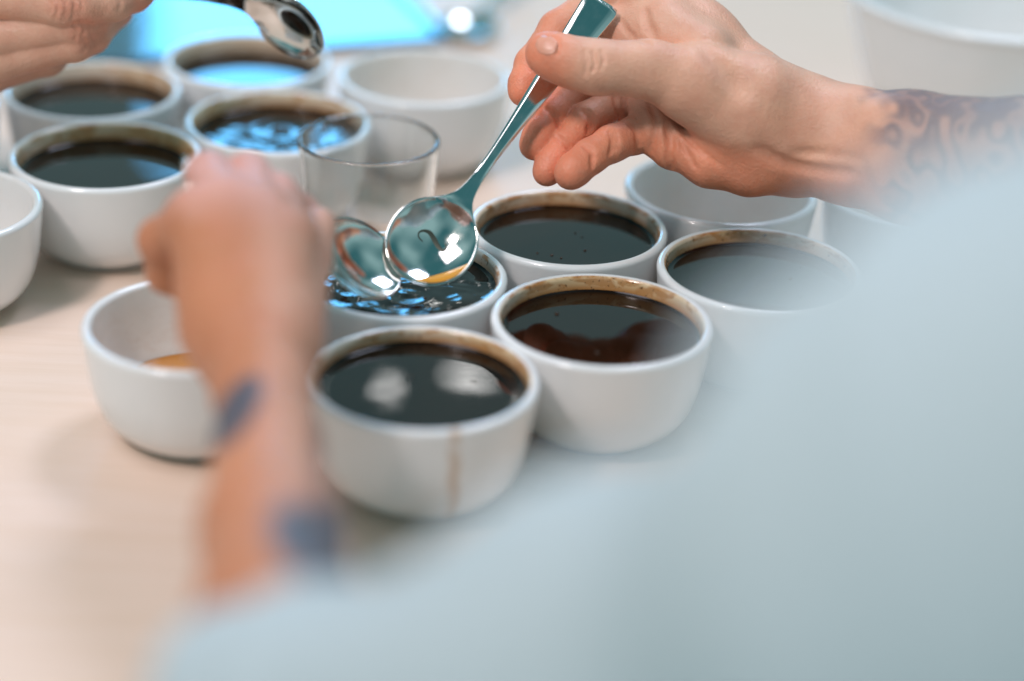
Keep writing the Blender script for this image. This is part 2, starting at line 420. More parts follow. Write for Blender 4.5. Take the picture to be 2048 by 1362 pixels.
# glossy tray at the back
def tray():
    t = thing('serving_tray', 'dark glossy tray reflecting the blue window behind the cups', 'tray', (0, 0, 0))
    a = PZ(880, 84, 0); ldir = (PZ(150, 138, 0) - a).normalized(); bdir = Vector((ldir.y, -ldir.x, 0))
    if bdir.y < 0: bdir = -bdir
    W, D, h = 0.62, 0.36, 0.007
    def slab(name, u0, u1, v0, v1, z0, z1, mt):
        bm = bmesh.new()
        vs = [bm.verts.new(a + ldir * u + bdir * v_ + Vector((0, 0, z))) for z in (z0, z1) for (u, v_) in ((u0, v0), (u0, v1), (u1, v1), (u1, v0))]
        for f in ((0, 1, 2, 3), (7, 6, 5, 4), (0, 4, 5, 1), (1, 5, 6, 2), (2, 6, 7, 3), (3, 7, 4, 0)): bm.faces.new([vs[i] for i in f])
        bmesh.ops.recalc_face_normals(bm, faces=bm.faces)
        bmesh.ops.bevel(bm, geom=bm.edges[:], offset=0.001, segments=2, affect='EDGES')
        me = bpy.data.meshes.new(name); bm.to_mesh(me); bm.free(); return link(name, me, t, (mt,))
    slab('tray_base', 0, W, 0, D, 0.0004, 0.004, M_tray)
    e = 0.007
    slab('tray_edge', -e, -0.0002, 0, D, 0.0002, h, M_tray); slab('tray_edge', W + 0.0002, W + e, 0, D, 0.0002, h, M_tray)
    slab('tray_edge', -e, W + e, -e, -0.0002, 0.0002, h, M_tray); slab('tray_edge', -e, W + e, D + 0.0002, D + e, 0.0002, h, M_tray)
tray()

# ------------------------------------------------------------------ spoons
def spoon_surface(nx=110, ny=25, a=0.0225, bw=0.0212, dep=0.0078, hl=0.128, bend=0.25, endw=0.0096, thick=0.0011):
    """local x runs to the handle, z is the hollow side; the bowl's middle is the origin"""
    ts = np.concatenate([-a * np.cos(np.linspace(0, math.pi * 0.80, 55)), np.linspace(a * 0.835, hl, nx - 55)])
    top = np.zeros((len(ts), ny, 3)); bot = np.zeros_like(top)
    neck0, neck1 = a * 0.80, a + 0.020
    for i, x in enumerate(ts):
        # half width
        wb = bw * math.sqrt(max(0.0, 1 - (x / a) ** 2)) if abs(x) < a else 0.0
        s = max(0.0, (x - neck1) / (hl - neck1))
        wh = 0.0021 + (endw - 0.0021) * (s ** 1.1)
        if s > 0.96: wh *= math.sqrt(max(0.0, 1 - ((s - 0.96) / 0.0402) ** 2 * 0.35))
        if x > 0.72 * a: wh += 0.0047 * math.exp(-(x - a) / 0.0075)
        if x < a: wh = min(wh, wb + 0.0060 * max(0, (x - 0.72 * a) / (0.28 * a)))
        if x < 0.72 * a: w_ = wb
        else:
            hh = min(1, max(0, 0.5 + 0.5 * (wb - wh) / 0.004)); w_ = wh + (wb - wh) * hh + 0.004 * hh * (1 - hh) * min(1, (x - 0.72 * a) / (0.2 * a))
        w_ = max(w_, 0.0002)
        u = max(0.0, x - neck0)
        zc = bend * (u * u / (u + 0.016)) - 0.55 * bend * max(0, x - 0.07) ** 2 / 0.09
        hb = 0.0 if x < neck1 - 0.006 else min(1.0, (x - neck1 + 0.006) / 0.02)       # handle is bevelled
        for j in range(ny):
            q = -1 + 2 * j / (ny - 1); yv = q * w_
            rr = (x / a) ** 2 + (yv / bw) ** 2
            z = -dep * max(0.0, 1 - rr) ** 0.85 if (x < a) else 0.0
            th = thick * (1 + 0.6 * hb)
            bev = hb * 0.0010 * max(0.0, (abs(q) - 0.62) / 0.38) ** 1.2
            top[i, j] = (x, yv, z + zc + th * 0.5 - bev); bot[i, j] = (x, yv, z + zc - th * 0.5 + bev * 0.4)
    # smooth along the length (width only) so bowl and neck flow together
    for _ in range(3):
        for arr in (top, bot):
            arr[56:80, :, 1] = (arr[55:79, :, 1] + 2 * arr[56:80, :, 1] + arr[57:81, :, 1]) / 4
    n = len(ts); V = np.concatenate([top.reshape(-1, 3), bot.reshape(-1, 3)]); fs = []
    def I(k, i, j): return k * n * ny + i * ny + j
    for i in range(n - 1):
        for j in range(ny - 1):
            fs.append((I(0, i, j), I(0, i + 1, j), I(0, i + 1, j + 1), I(0, i, j + 1)))
            fs.append((I(1, i, j + 1), I(1, i + 1, j + 1), I(1, i + 1, j), I(1, i, j)))
        fs.append((I(0, i, 0), I(1, i, 0), I(1, i + 1, 0), I(0, i + 1, 0)))
        fs.append((I(0, i + 1, ny - 1), I(1, i + 1, ny - 1), I(1, i, ny - 1), I(0, i, ny - 1)))
    for j in range(ny - 1):
        fs.append((I(0, 0, j), I(0, 0, j + 1), I(1, 0, j + 1), I(1, 0, j)))
        fs.append((I(0, n - 1, j + 1), I(0, n - 1, j), I(1, n - 1, j), I(1, n - 1, j + 1)))
    # bowl and handle are two parts that meet at the neck
    cut = 66 * 1
    fb = [f for f in fs if min(v % (n * ny) for v in f) // ny < cut]
    fh = [f for f in fs if min(v % (n * ny) for v in f) // ny >= cut]
    return V, fb, fh
def sub_mesh(name, V, fs):
    used = sorted({v for f in fs for v in f}); mp = {v: i for i, v in enumerate(used)}
    return mesh(name, V[used], [tuple(mp[v] for v in f) for f in fs])
def frame(origin, xdir, zdir):
    x = Vector(xdir).normalized(); z = Vector(zdir); z = (z - x * z.dot(x)).normalized(); y = z.cross(x)
    M4 = Matrix((x, y, z)).transposed().to_4x4(); M4.translation = origin; return M4
def bowl_z(x, y, a=0.0225, bw=0.0212, dep=0.0078):
    return -dep * max(0.0, 1 - (x / a) ** 2 - (y / bw) ** 2) ** 0.85 + 0.00055
SP_MESH = {}
def spoon(label, M4, bend, group='round cupping spoons', hl=0.128):
    key = (bend, hl)
    if key not in SP_MESH:
        V, fb, fh = spoon_surface(bend=bend, hl=hl)
        SP_MESH[key] = (sub_mesh('spoon_bowl', V, fb), sub_mesh('spoon_handle', V, fh))
    t = thing('cupping_spoon', label, 'spoon', (0, 0, 0), 0, group); t.matrix_world = M4
    link('spoon_bowl', SP_MESH[key][0], t, (M_steel,)); link('spoon_handle', SP_MESH[key][1], t, (M_steel,))
    return t
# spoon in the sharp hand
S1c = P(864, 482, 0.988)
S1 = frame(S1c, P(1222, -8, 1.036) - S1c, camdir(-0.05, 0.10, 1))
sp1 = spoon('steel spoon with an engraved scroll, held in the sharp curled fingers', S1, 0.10, hl=0.147)
def stroke(name, pts, widths, parent, mt):
    """engraved line lying on the hollow of the bowl"""
    c = catmull([(*p, 0) for p in pts], 8); wv = np.interp(np.linspace(0, 1, len(c)), np.linspace(0, 1, len(widths)), widths)
    vs, fs = [], []
    for i, p in enumerate(c):
        a_ = c[max(0, i - 1)]; b_ = c[min(len(c) - 1, i + 1)]; d = b_ - a_; d /= np.linalg.norm(d) + 1e-9
        nrm = np.array((-d[1], d[0]))
        for s in (-1, 1):
            x, y = p[0] + s * nrm[0] * wv[i], p[1] + s * nrm[1] * wv[i]; vs.append((x, y, bowl_z(x, y) + 0.00012))
        vs.append((p[0], p[1], bowl_z(p[0], p[1]) + 0.00022))
    for i in range(len(c) - 1):
        k = i * 3; fs += [(k, k + 3, k + 5, k + 2), (k + 2, k + 5, k + 4, k + 1)]
    return link(name, mesh(name, vs, fs), parent, (mt,))
S1i = S1.inverted()
def on_bowl(px, py):
    """picture point -> local x, y on spoon 1"""
    o = S1i @ CAM; q = S1i @ P(px, py, 1.0); d = q - o; zt = -0.006
    t_ = (zt - o.z) / d.z; h = o + d * t_; return (h.x, h.y)
st = stroke('engraving', [on_bowl(*p) for p in ((846, 482), (838, 474), (838, 465), (848, 461), (860, 465), (869, 478), (877, 492), (886, 500), (893, 494), (890, 486))],
            [0.00022, 0.0003, 0.00035, 0.0006, 0.0010, 0.0012, 0.0010, 0.0006, 0.00035, 0.0002], sp1, M_engr)
# amber coffee in the lower edge of the bowl
def puddle():
    cx, cy = on_bowl(884, 552); vs, fs = [], []; rg = 10; sg = 40
    dirv = np.array((cx, cy)) / math.hypot(cx, cy); tang = np.array((-dirv[1], dirv[0]))
    rc = math.hypot(cx, cy)
    vs = []
    for i in range(rg + 1):
        for j in range(sg + 1):
            phi = (j / sg - 0.5) * 1.38; r0 = 0.0152 / math.cos(phi); rr = r0 + (0.0200 - r0) * i / rg
            x, y = dirv * rr * math.cos(phi) + tang * rr * math.sin(phi)
            edge = min(i / rg, 1 - i / rg) * 2; ej = 1 - abs(j / sg - 0.5) * 2
            vs.append((x, y, bowl_z(x, y) + 0.00015 + 0.0009 * min(1, edge * 1.5) * min(1, ej * 3)))
    for i in range(rg):
        for j in range(sg):
            k = i * (sg + 1) + j; fs.append((k, k + 1, k + sg + 2, k + sg + 1))
    link('coffee_film', mesh('coffee_film', vs, fs), sp1, (M_amber,))
puddle()
# spoon in the blurred fist
S2c = P(722, 517, 0.972)
S2n = camdir(0.50, 0.48, 0.72)
S2 = frame(S2c, camdir(-0.74, 0.16, 0.62), S2n)
sp2 = spoon('steel spoon dipped by the blurred tattooed fist', S2, 0.42, hl=0.112)
# spoon of the other taster
S3c = P(573, 48, 1.085)
S3 = frame(S3c, camdir(-0.86, 0.47, -0.2), camdir(-0.35, -0.75, 0.56))
sp3 = spoon('steel spoon held in the air above the blue-lit cup', S3, 0.62)
# spoon lying at the back
S4c = PZ(936, 50, 0.0085)
S4 = frame(S4c, Vector((0.30, 1, 0.02)), Vector((0, 0, 1)))
sp4 = spoon('steel spoon lying on the table beside the dark tray', S4, 0.14)

# ------------------------------------------------------------------ flesh: distance fields turned into one smooth skin
class Field:
    def __init__(s, lo, hi, h):
        s.lo = np.array(lo, np.float32); s.h = h
        s.n = np.ceil((np.array(hi) - np.array(lo)) / h).astype(int) + 1
        s.g = np.full(s.n, 0.05, np.float32)
    def box(s, pts, rad):
        pts = np.array(pts); a = np.floor((pts.min(0) - rad - s.lo) / s.h).astype(int); b_ = np.ceil((pts.max(0) + rad - s.lo) / s.h).astype(int) + 1
        a = np.clip(a, 0, s.n); b_ = np.clip(b_, 0, s.n)
        return tuple(slice(i, j) for i, j in zip(a, b_))
    def coords(s, sl):
        ax = [(np.arange(q.start, q.stop, dtype=np.float32) * s.h + s.lo[i]) for i, q in enumerate(sl)]
        return ax[0][:, None, None], ax[1][None, :, None], ax[2][None, None, :]
def cone_d(X, Y, Z, a, b_, ra, rb, flat=None):
    a = np.array(a, np.float32); b_ = np.array(b_, np.float32); ab = b_ - a; L2 = float(ab @ ab) + 1e-12
    t = np.clip(((X - a[0]) * ab[0] + (Y - a[1]) * ab[1] + (Z - a[2]) * ab[2]) / L2, 0, 1)
    qx, qy, qz = X - a[0] - t * ab[0], Y - a[1] - t * ab[1], Z - a[2] - t * ab[2]
    q2 = qx * qx + qy * qy + qz * qz
    if flat is not None:
        nv, s_ = flat; qn = qx * nv[0] + qy * nv[1] + qz * nv[2]; q2 = q2 + (s_ * s_ - 1) * qn * qn
    return np.sqrt(q2) - (ra + (rb - ra) * t)
def smin(a, b_, k):
    h = np.clip(0.5 + 0.5 * (b_ - a) / k, 0, 1); return b_ + (a - b_) * h - k * h * (1 - h)
def add_cone(fl, a, b_, ra, rb, k=0.006, flat=None):
    sl = fl.box([a, b_], max(ra, rb) + k + 0.012); X, Y, Z = fl.coords(sl)
    fl.g[sl] = smin(fl.g[sl], cone_d(X, Y, Z, a, b_, ra, rb, flat), k)
def add_chain(fl, chain, k=0.006, flat=None):
    for (p, r), (q, r2) in zip(chain[:-1], chain[1:]): add_cone(fl, p, q, r, r2, k, flat)
def add_finger(fl, chain, kj=0.0035, k0=0.010, k1=0.0004, blend=0.014):
    """a finger keeps apart from its neighbours and melts into the palm only near its root"""
    pts = [np.array(p) for p, _ in chain]; R = max(r for _, r in chain)
    sl = fl.box(pts, R + 0.016); X, Y, Z = fl.coords(sl)
    g = None
    for (p, r), (q, r2) in zip(chain[:-1], chain[1:]):
        d = cone_d(X, Y, Z, p, q, r, r2); g = d if g is None else smin(g, d, kj)
    p0 = pts[0]; dist = np.sqrt((X - p0[0]) ** 2 + (Y - p0[1]) ** 2 + (Z - p0[2]) ** 2)
    wgt = np.clip(1 - (dist - chain[0][1]) / blend, 0, 1)
    kk = k1 + (k0 - k1) * wgt * wgt
    fl.g[sl] = smin(fl.g[sl], g, kk)
def snap(fl, px, py, d0=0.90, d1=1.12):
    """first point of the skin met along a line of sight"""
    for d in np.arange(d0, d1, 0.0004):
        q = np.array(P(px, py, float(d))); i = np.round((q - fl.lo) / fl.h).astype(int)
        if (i < 0).any() or (i >= fl.n).any(): continue
        if fl.g[tuple(i)] < 0: return Vector(q)
    return None
def crease_px(fl, pts, r=0.0011, dep=0.0010):
    c = catmull([(x, y, 0) for x, y in pts], 5); q = [snap(fl, x, y) for x, y, _ in c]
    for a, b_ in zip(q[:-1], q[1:]):
        if a is not None and b_ is not None and (a - b_).length < 0.012: crease(fl, [a, b_], r, dep)
def add_group(fl, chains, base, k_in, k0, k1, b0, b1):
    """several chains melt together, then join the rest softly near the base and with a clean fold farther out"""
    pts = [np.array(p) for c in chains for p, _ in c]; R = max(r for c in chains for _, r in c)
    sl = fl.box(pts, R + 0.016); X, Y, Z = fl.coords(sl); g = None
    for c in chains:
        for (p, r), (q, r2) in zip(c[:-1], c[1:]):
            d = cone_d(X, Y, Z, p, q, r, r2); g = d if g is None else smin(g, d, k_in)
    dist = np.sqrt((X - base[0]) ** 2 + (Y - base[1]) ** 2 + (Z - base[2]) ** 2)
    wgt = np.clip(1 - (dist - b0) / (b1 - b0), 0, 1); fl.g[sl] = smin(fl.g[sl], g, k1 + (k0 - k1) * wgt * wgt)
def crease(fl, pts, r=0.0012, dep=0.0010):
    """a soft groove along a line near the skin"""
    for p, q in zip(pts[:-1], pts[1:]):
        sl = fl.box([p, q], r * 3 + 0.002); X, Y, Z = fl.coords(sl)
        d = cone_d(X, Y, Z, p, q, 0, 0)
        fl.g[sl] = fl.g[sl] + dep * np.exp(-(d / r) ** 2)
def surface_nets(fl):
    g = fl.g; S = g < 0; nx, ny, nz = g.shape
    cnt = np.zeros((nx - 1, ny - 1, nz - 1), np.int8)
    offs = [(i, j, k) for i in (0, 1) for j in (0, 1) for k in (0, 1)]
    for o in offs: cnt += S[o[0]:nx - 1 + o[0], o[1]:ny - 1 + o[1], o[2]:nz - 1 + o[2]]
    mk = (cnt > 0) & (cnt < 8); cells = np.argwhere(mk); idx = np.full(mk.shape, -1, np.int64); idx[mk] = np.arange(len(cells))
    pos = np.zeros((len(cells), 3)); num = np.zeros(len(cells))
    def val(o): return g[cells[:, 0] + o[0], cells[:, 1] + o[1], cells[:, 2] + o[2]]
    vals = {o: val(o) for o in offs}
    for o in offs:
        for ax in range(3):
            if o[ax] == 0:
                o2 = list(o); o2[ax] = 1; o2 = tuple(o2)
                a, b_ = vals[o], vals[o2]; c = (a < 0) != (b_ < 0)
                t = np.where(c, a / np.where(c, a - b_, 1), 0)
                pt = np.tile(np.array(o, float), (len(cells), 1)); pt[:, ax] += t
                pos[c] += pt[c]; num[c] += 1
    V = (cells + pos / num[:, None]) * fl.h + fl.lo
    quads = []
    for ax in range(3):
        sl0 = [slice(None)] * 3; sl1 = [slice(None)] * 3; sl0[ax] = slice(0, -1); sl1[ax] = slice(1, None)
        c = S[tuple(sl0)] != S[tuple(sl1)]; e = np.argwhere(c)
        u, v_ = [(1, 2), (2, 0), (0, 1)][ax]
        ok = (e[:, u] > 0) & (e[:, v_] > 0) & (e[:, u] < g.shape[u] - 1) & (e[:, v_] < g.shape[v_] - 1); e = e[ok]
        ins = S[e[:, 0], e[:, 1], e[:, 2]]
        def cell(du, dv):
            q = e.copy(); q[:, u] += du; q[:, v_] += dv; return idx[q[:, 0], q[:, 1], q[:, 2]]
        q = np.stack([cell(-1, -1), cell(0, -1), cell(0, 0), cell(-1, 0)], 1)
        q[~ins] = q[~ins][:, ::-1]; quads.append(q)
    return V, np.concatenate(quads)
def fast_mesh(name, V, Q):
    me = bpy.data.meshes.new(name); me.vertices.add(len(V)); me.vertices.foreach_set('co', np.asarray(V, np.float32).ravel())
    me.loops.add(Q.size); me.loops.foreach_set('vertex_index', Q.astype(np.int32).ravel())
    me.polygons.add(len(Q)); me.polygons.foreach_set('loop_start', np.arange(0, Q.size, 4, dtype=np.int32)); me.polygons.foreach_set('loop_total', np.full(len(Q), 4, np.int32))
    me.polygons.foreach_set('use_smooth', np.ones(len(Q), bool)); me.update(calc_edges=True); me.validate(); return me
def bounds(pts, pad): a = np.array([tuple(p) for p in pts]); return a.min(0) - pad, a.max(0) + pad
def pix(V):
    q = V - np.array(CAM); d = q @ np.array(FWD); return 1024 + q @ np.array(CX) / d * F, 681 - q @ np.array(CY) / d * F, d
def vnoise(V, sc, seed):
    rs = np.random.RandomState(seed); out = np.zeros(len(V))
    for i in range(9):
        k = rs.normal(size=3) * sc * (0.6 + 0.9 * rs.rand()); out += np.sin(V @ k + rs.rand() * 6.28)
    return out / 3.0
def sst(x, a, b_): t = np.clip((x - a) / (b_ - a), 0, 1); return t * t * (3 - 2 * t)

SKIN = np.array((0.76, 0.405, 0.275)); PALM = np.array((0.82, 0.295, 0.165)); TIP = np.array((0.88, 0.255, 0.14))
VF = np.array(FWD); flat_v = lambda s: (VF, s)

NAIL = {}
# ---- arm and hand with the sharp spoon
def right_arm():
    P = lambda x, y, d: globals()['P'](x, y, d + 0.018)
    ch = lambda L_: [(P(*q[:3]), q[3]) for q in L_]
    allp = [P(1020, 380, 0.97), P(1250, -160, 1.08), P(2300, 250, 0.86), P(2300, 560, 0.86), P(1400, -120, 1.06), P(2000, 120, 1.0), P(2000, 560, .9)]
    lo, hi = bounds(allp, 0.02)
    fl = Field(lo, hi, 0.00085)
    fl.lo = lo.astype(np.float32)
    # forearm and wrist
    add_chain(fl, ch([(1592, 240, 1.008, .0205), (1700, 268, .995, .0215), (1820, 290, .975, .0240), (2060, 330, .935, .0295), (2420, 395, .87, .036)]), .008)
    add_chain(fl, ch([(1585, 305, 1.008, .0188), (1700, 318, .992, .0205), (1820, 340, .97, .0235), (2060, 380, .93, .0290), (2420, 430, .87, .036)]), .008)
    # carpal mass and metacarpals
    add_chain(fl, ch([(1592, 240, 1.008, .0205), (1500, 195, 1.015, .0215), (1400, 85, 1.022, .0185), (1300, -40, 1.030, .0135)]), .009)
    add_chain(fl, ch([(1590, 250, 1.018, .019), (1480, 200, 1.028, .0185), (1310, 55, 1.040, .0130)]), .009)
    add_chain(fl, ch([(1590, 285, 1.018, .018), (1470, 255, 1.026, .0165), (1320, 150, 1.036, .0125)]), .009)
    add_chain(fl, ch([(1585, 310, 1.012, .0175), (1470, 300, 1.016, .0160), (1325, 236, 1.022, .0120)]), .009)
    # hypothenar and the folded pad below the little finger
    add_chain(fl, ch([(1585, 325, 1.004, .0145), (1500, 333, 1.000, .0130), (1420, 322, .999, .0115), (1365, 300, 1.002, .0100)]), .007)
    add_chain(fl, ch([(1338, 298, 1.003, .0092), (1310, 262, 1.006, .0105), (1300, 215, 1.012, .0110)]), .005)
    # web between thumb and forefinger
    add_chain(fl, ch([(1400, 110, .995, .014), (1330, 60, 1.008, .012), (1290, 0, 1.022, .011)]), .010)
    add_chain(fl, ch([(1390, 120, 1.004, .016), (1300, 85, 1.016, .0135), (1215, 70, 1.026, .0115), (1180, 60, 1.028, .010)]), .010)
    # fingers
    add_finger(fl, ch([(1300, -40, 1.030, .0115), (1200, 5, 1.030, .0102), (1116, 60, 1.024, .0092), (1064, 128, 1.012, .0080), (1050, 168, 1.007, .0076), (1046, 184, 1.0055, .0070)]))
    add_finger(fl, ch([(1310, 55, 1.040, .0110), (1185, 140, 1.032, .0095), (1148, 182, 1.024, .0088), (1104, 234, 1.014, .0083), (1080, 273, 1.007, .0081), (1069, 290, 1.005, .0074)]))
    add_finger(fl, ch([(1318, 145, 1.033, .0105), (1240, 200, 1.019, .0086), (1174, 239, 1.011, .0081), (1127, 290, 1.006, .0077), (1103, 328, 1.002, .0075), (1094, 344, 1.000, .0069)]))
    add_finger(fl, ch([(1322, 236, 1.018, .0100), (1270, 270, 1.006, .0088), (1224, 287, .999, .0085), (1180, 313, .993, .0081), (1149, 339, .989, .0079), (1140, 348, .988, .0074)]))
    # thumb and the ball of the thumb
    add_group(fl, [ch([(1592, 250, .999, .0205), (1500, 208, .991, .0232), (1400, 168, .984, .0182), (1297, 139, .979, .0130), (1240, 137, .977, .0115)]),
                   ch([(1560, 262, .995, .0200), (1470, 232, .990, .0180), (1370, 180, .984, .0132)]),
                   ch([(1240, 137, .977, .0115), (1190, 134, .976, .0119), (1140, 124, .976, .0108), (1103, 111, .977, .0098), (1091, 106, .978, .0088)])],
              P(1600, 260, 1.0), .006, .014, .0012, .030, .078)
    # creases
    ax_, ay_ = -0.95, -0.22
    NAIL['thumb'] = []
    for i in range(11):
        for j in range(9):
            u_ = -1 + 2 * i / 10; v_ = -1 + 2 * j / 8; hw = 21 * math.sqrt(max(0.02, 1 - (abs(u_) ** 2.6)))
            NAIL['thumb'].append(snap(fl, 1093 + ax_ * u_ * 23 - ay_ * v_ * hw, 91 + ay_ * u_ * 22 + ax_ * v_ * hw))
    crease_px(fl, [(1106, 72), (1116, 82), (1118, 95), (1112, 112)], .0008, .0005)
    C = lambda pts, r=.0011, dep=.0010: crease_px(fl, pts, r, dep)
    for dx, dep in ((0, .0006), (17, .0010), (34, .0006)):
        C([(1168 + dx, 104 - dx * .1), (1173 + dx, 124), (1170 + dx * .9, 148 - dx * .3)], .0008, dep)
    C([(1337, 255), (1341, 285), (1338, 312), (1343, 338)], .0016, .0024)
    C([(1258, 243), (1274, 262), (1277, 305)], .0013, .0022)
    C([(1220, 262), (1226, 282), (1221, 308)], .0011, .0019); C([(1229, 260), (1235, 282), (1230, 308)], .0010, .0008)
    C([(1168, 290), (1184, 304), (1184, 332)], .0011, .0018)
    C([(1166, 222), (1180, 240), (1176, 264)], .0011, .0020); C([(1174, 222), (1187, 240), (1182, 262)], .0010, .0008)
    C([(1228, 190), (1233, 205), (1240, 238)], .0011, .0020); C([(1240, 192), (1246, 210), (1250, 240)], .0010, .0008)
    C([(1112, 272), (1128, 284), (1142, 302)], .0011, .0018)
    C([(1088, 214), (1108, 232), (1120, 256)], .0011, .0018)
    C([(1290, 196), (1312, 240), (1302, 300)], .0015, .0012)
    C([(1345, 262), (1372, 300), (1394, 338)], .0012, .0006); C([(1360, 262), (1400, 300), (1440, 330)], .0012, .0005)
    C([(1520, 300), (1570, 326), (1640, 340), (1710, 346)], .0030, .0009); C([(1590, 306), (1650, 308), (1720, 318)], .0026, .0006)
    C([(1240, 40), (1262, 70), (1300, 88)], .0014, .0008); C([(1290, 20), (1296, 50), (1312, 78)], .002, .0010)
    C([(1410, 95), (1450, 140), (1490, 190)], .005, .0010)
    V, Q = surface_nets(fl)
    px, py, d = pix(V)
    # colour of the skin itself: redder palm and finger ends, pale back of the thumb, ink on the forearm
    dist_tip = np.full(len(V), 9.0)
    for q in ((1046, 184, 1.004), (1069, 291, 1.002), (1094, 344, 1.0), (1139, 347, .99), (1091, 115, .978)):
        dist_tip = np.minimum(dist_tip, np.linalg.norm(V - np.array(P(*q)), axis=1))
    tip = 1 - sst(dist_tip, .004, .024)
    thumb_side = sst(258 + (px - 1300) * 0.22 - py, -25, 25) * sst(px, 1090, 1180)
    palm = np.clip(1 - thumb_side, 0, 1) * (1 - 0.55 * sst(px, 1480, 1640))
    col = SKIN[None] * (1 - palm[:, None]) + PALM[None] * palm[:, None]
    col = col * (1 - 0.65 * tip[:, None]) + TIP[None] * 0.65 * tip[:, None]
    col *= (1 + 0.05 * vnoise(V, 160, 3))[:, None]
    n1 = vnoise(V, 95, 5); n2 = vnoise(V, 260, 6)
    sw = np.sin(4.2 * n1 + 2.6 * n2) + 0.35 * n2
    cover = sst(0.7 * sw + 1.1 * sst(262 - py + (px - 1740) * 0.12, 0, 85), -0.9, 1.3)
    ink = sst(px + 20 * n1 + 14 * n2 - 0.12 * (py - 200), 1715, 1790) * (0.42 + 0.5 * cover) * (1 - sst(px, 2090, 2200))
    tint = np.concatenate([np.clip(col, 0, 1), (1 - 0.80 * ink)[:, None]], 1)
    return V, Q, tint
# ---- blurred fist and forearm of the same person
def left_arm():
    ch = lambda L_: [(P(*q[:3]), q[3]) for q in L_]
    lo, hi = bounds([P(250, 280, .95), P(720, 280, .95), P(250, 600, .8), P(720, 700, .8), P(350, 1600, .5), P(800, 1600, .5), P(590, 1480, .57), P(300, 900, .7)], 0.03)
    fl = Field(lo, hi, 0.0016); fl.lo = lo.astype(np.float32)
    add_chain(fl, ch([(526, 790, .785, .0170), (536, 900, .745, .0178), (541, 1060, .69, .0222), (558, 1250, .63, .0245), (590, 1480, .575, .0265)]), .008)
    add_chain(fl, ch([(524, 780, .79, .0170), (500, 680, .82, .0215), (485, 590, .84, .0225)]), .010)
    for a, b_ in (((550, 640), (572, 480)), ((520, 640), (518, 435)), ((475, 640), (455, 415)), ((440, 650), (395, 440))):
        add_chain(fl, ch([(*a, .826, .0150), (*b_, .855, .0125)]), .009)
    # fingers bend away over the handle
    add_finger(fl, ch([(572, 480, .857, .0118), (548, 395, .888, .0102), (596, 430, .916, .0092), (630, 478, .925, .0084)]))
    add_finger(fl, ch([(518, 435, .860, .0118), (495, 356, .892, .0102), (545, 405, .922, .0092), (600, 465, .932, .0084)]))
    add_finger(fl, ch([(455, 415, .858, .0115), (418, 352, .888, .0098), (450, 420, .912, .0090), (500, 470, .92, .0082)]))
    add_finger(fl, ch([(395, 440, .853, .0112), (322, 480, .872, .0092), (335, 545, .885, .0086), (380, 570, .892, .0078)]))
    add_finger(fl, ch([(555, 690, .815, .0150), (592, 600, .845, .0120), (612, 520, .880, .0105), (632, 455, .905, .0090)]), k0=.014, blend=.04)
    V, Q = surface_nets(fl); px, py, d = pix(V)
    n1 = vnoise(V, 60, 11)
    back = sst(640 - px, 0, 160)
    col = np.array((0.55, 0.285, 0.195))[None] * (1 - back[:, None]) + np.array((0.52, 0.195, 0.09))[None] * back[:, None]
    pk = (1 - sst(py, 330, 470))[:, None] * 0.8  # pinkish window light on the top of the fist, painted into the tint
    col = col * (1 - pk) + np.array((0.66, 0.36, 0.33))[None] * pk
    col *= (1 + 0.08 * n1)[:, None]
    # ink patches
    u = (px - 465) * 0.83 + (py - 838) * -0.56; v_ = (px - 465) * 0.56 + (py - 838) * 0.83
    p1 = 1 - sst(np.hypot((px - 468 - (835 - py) * 0.45) / 42, (py - 835) / 84) + 0.12 * n1, .8, 1.1)
    edge = 560 + (1090 - py) * 0.35
    p2 = sst(px - (515 + 60 * sst(py, 1080, 1200) + 60 * np.abs((py - 1040) / 90.0) ** 2 * (py < 1040)) + 16 * n1, 0, 40) * sst(py, 985, 1030)
    p3 = (1 - sst(np.hypot((px - 640) / 22, (py - 905) / 150), .6, 1.1)) * .45
    ink = np.clip(np.maximum(np.maximum(p1, p2), p3), 0, 1)
    tint = np.concatenate([np.clip(col, 0, 1), (1 - 0.9 * ink)[:, None]], 1)
    return V, Q, tint
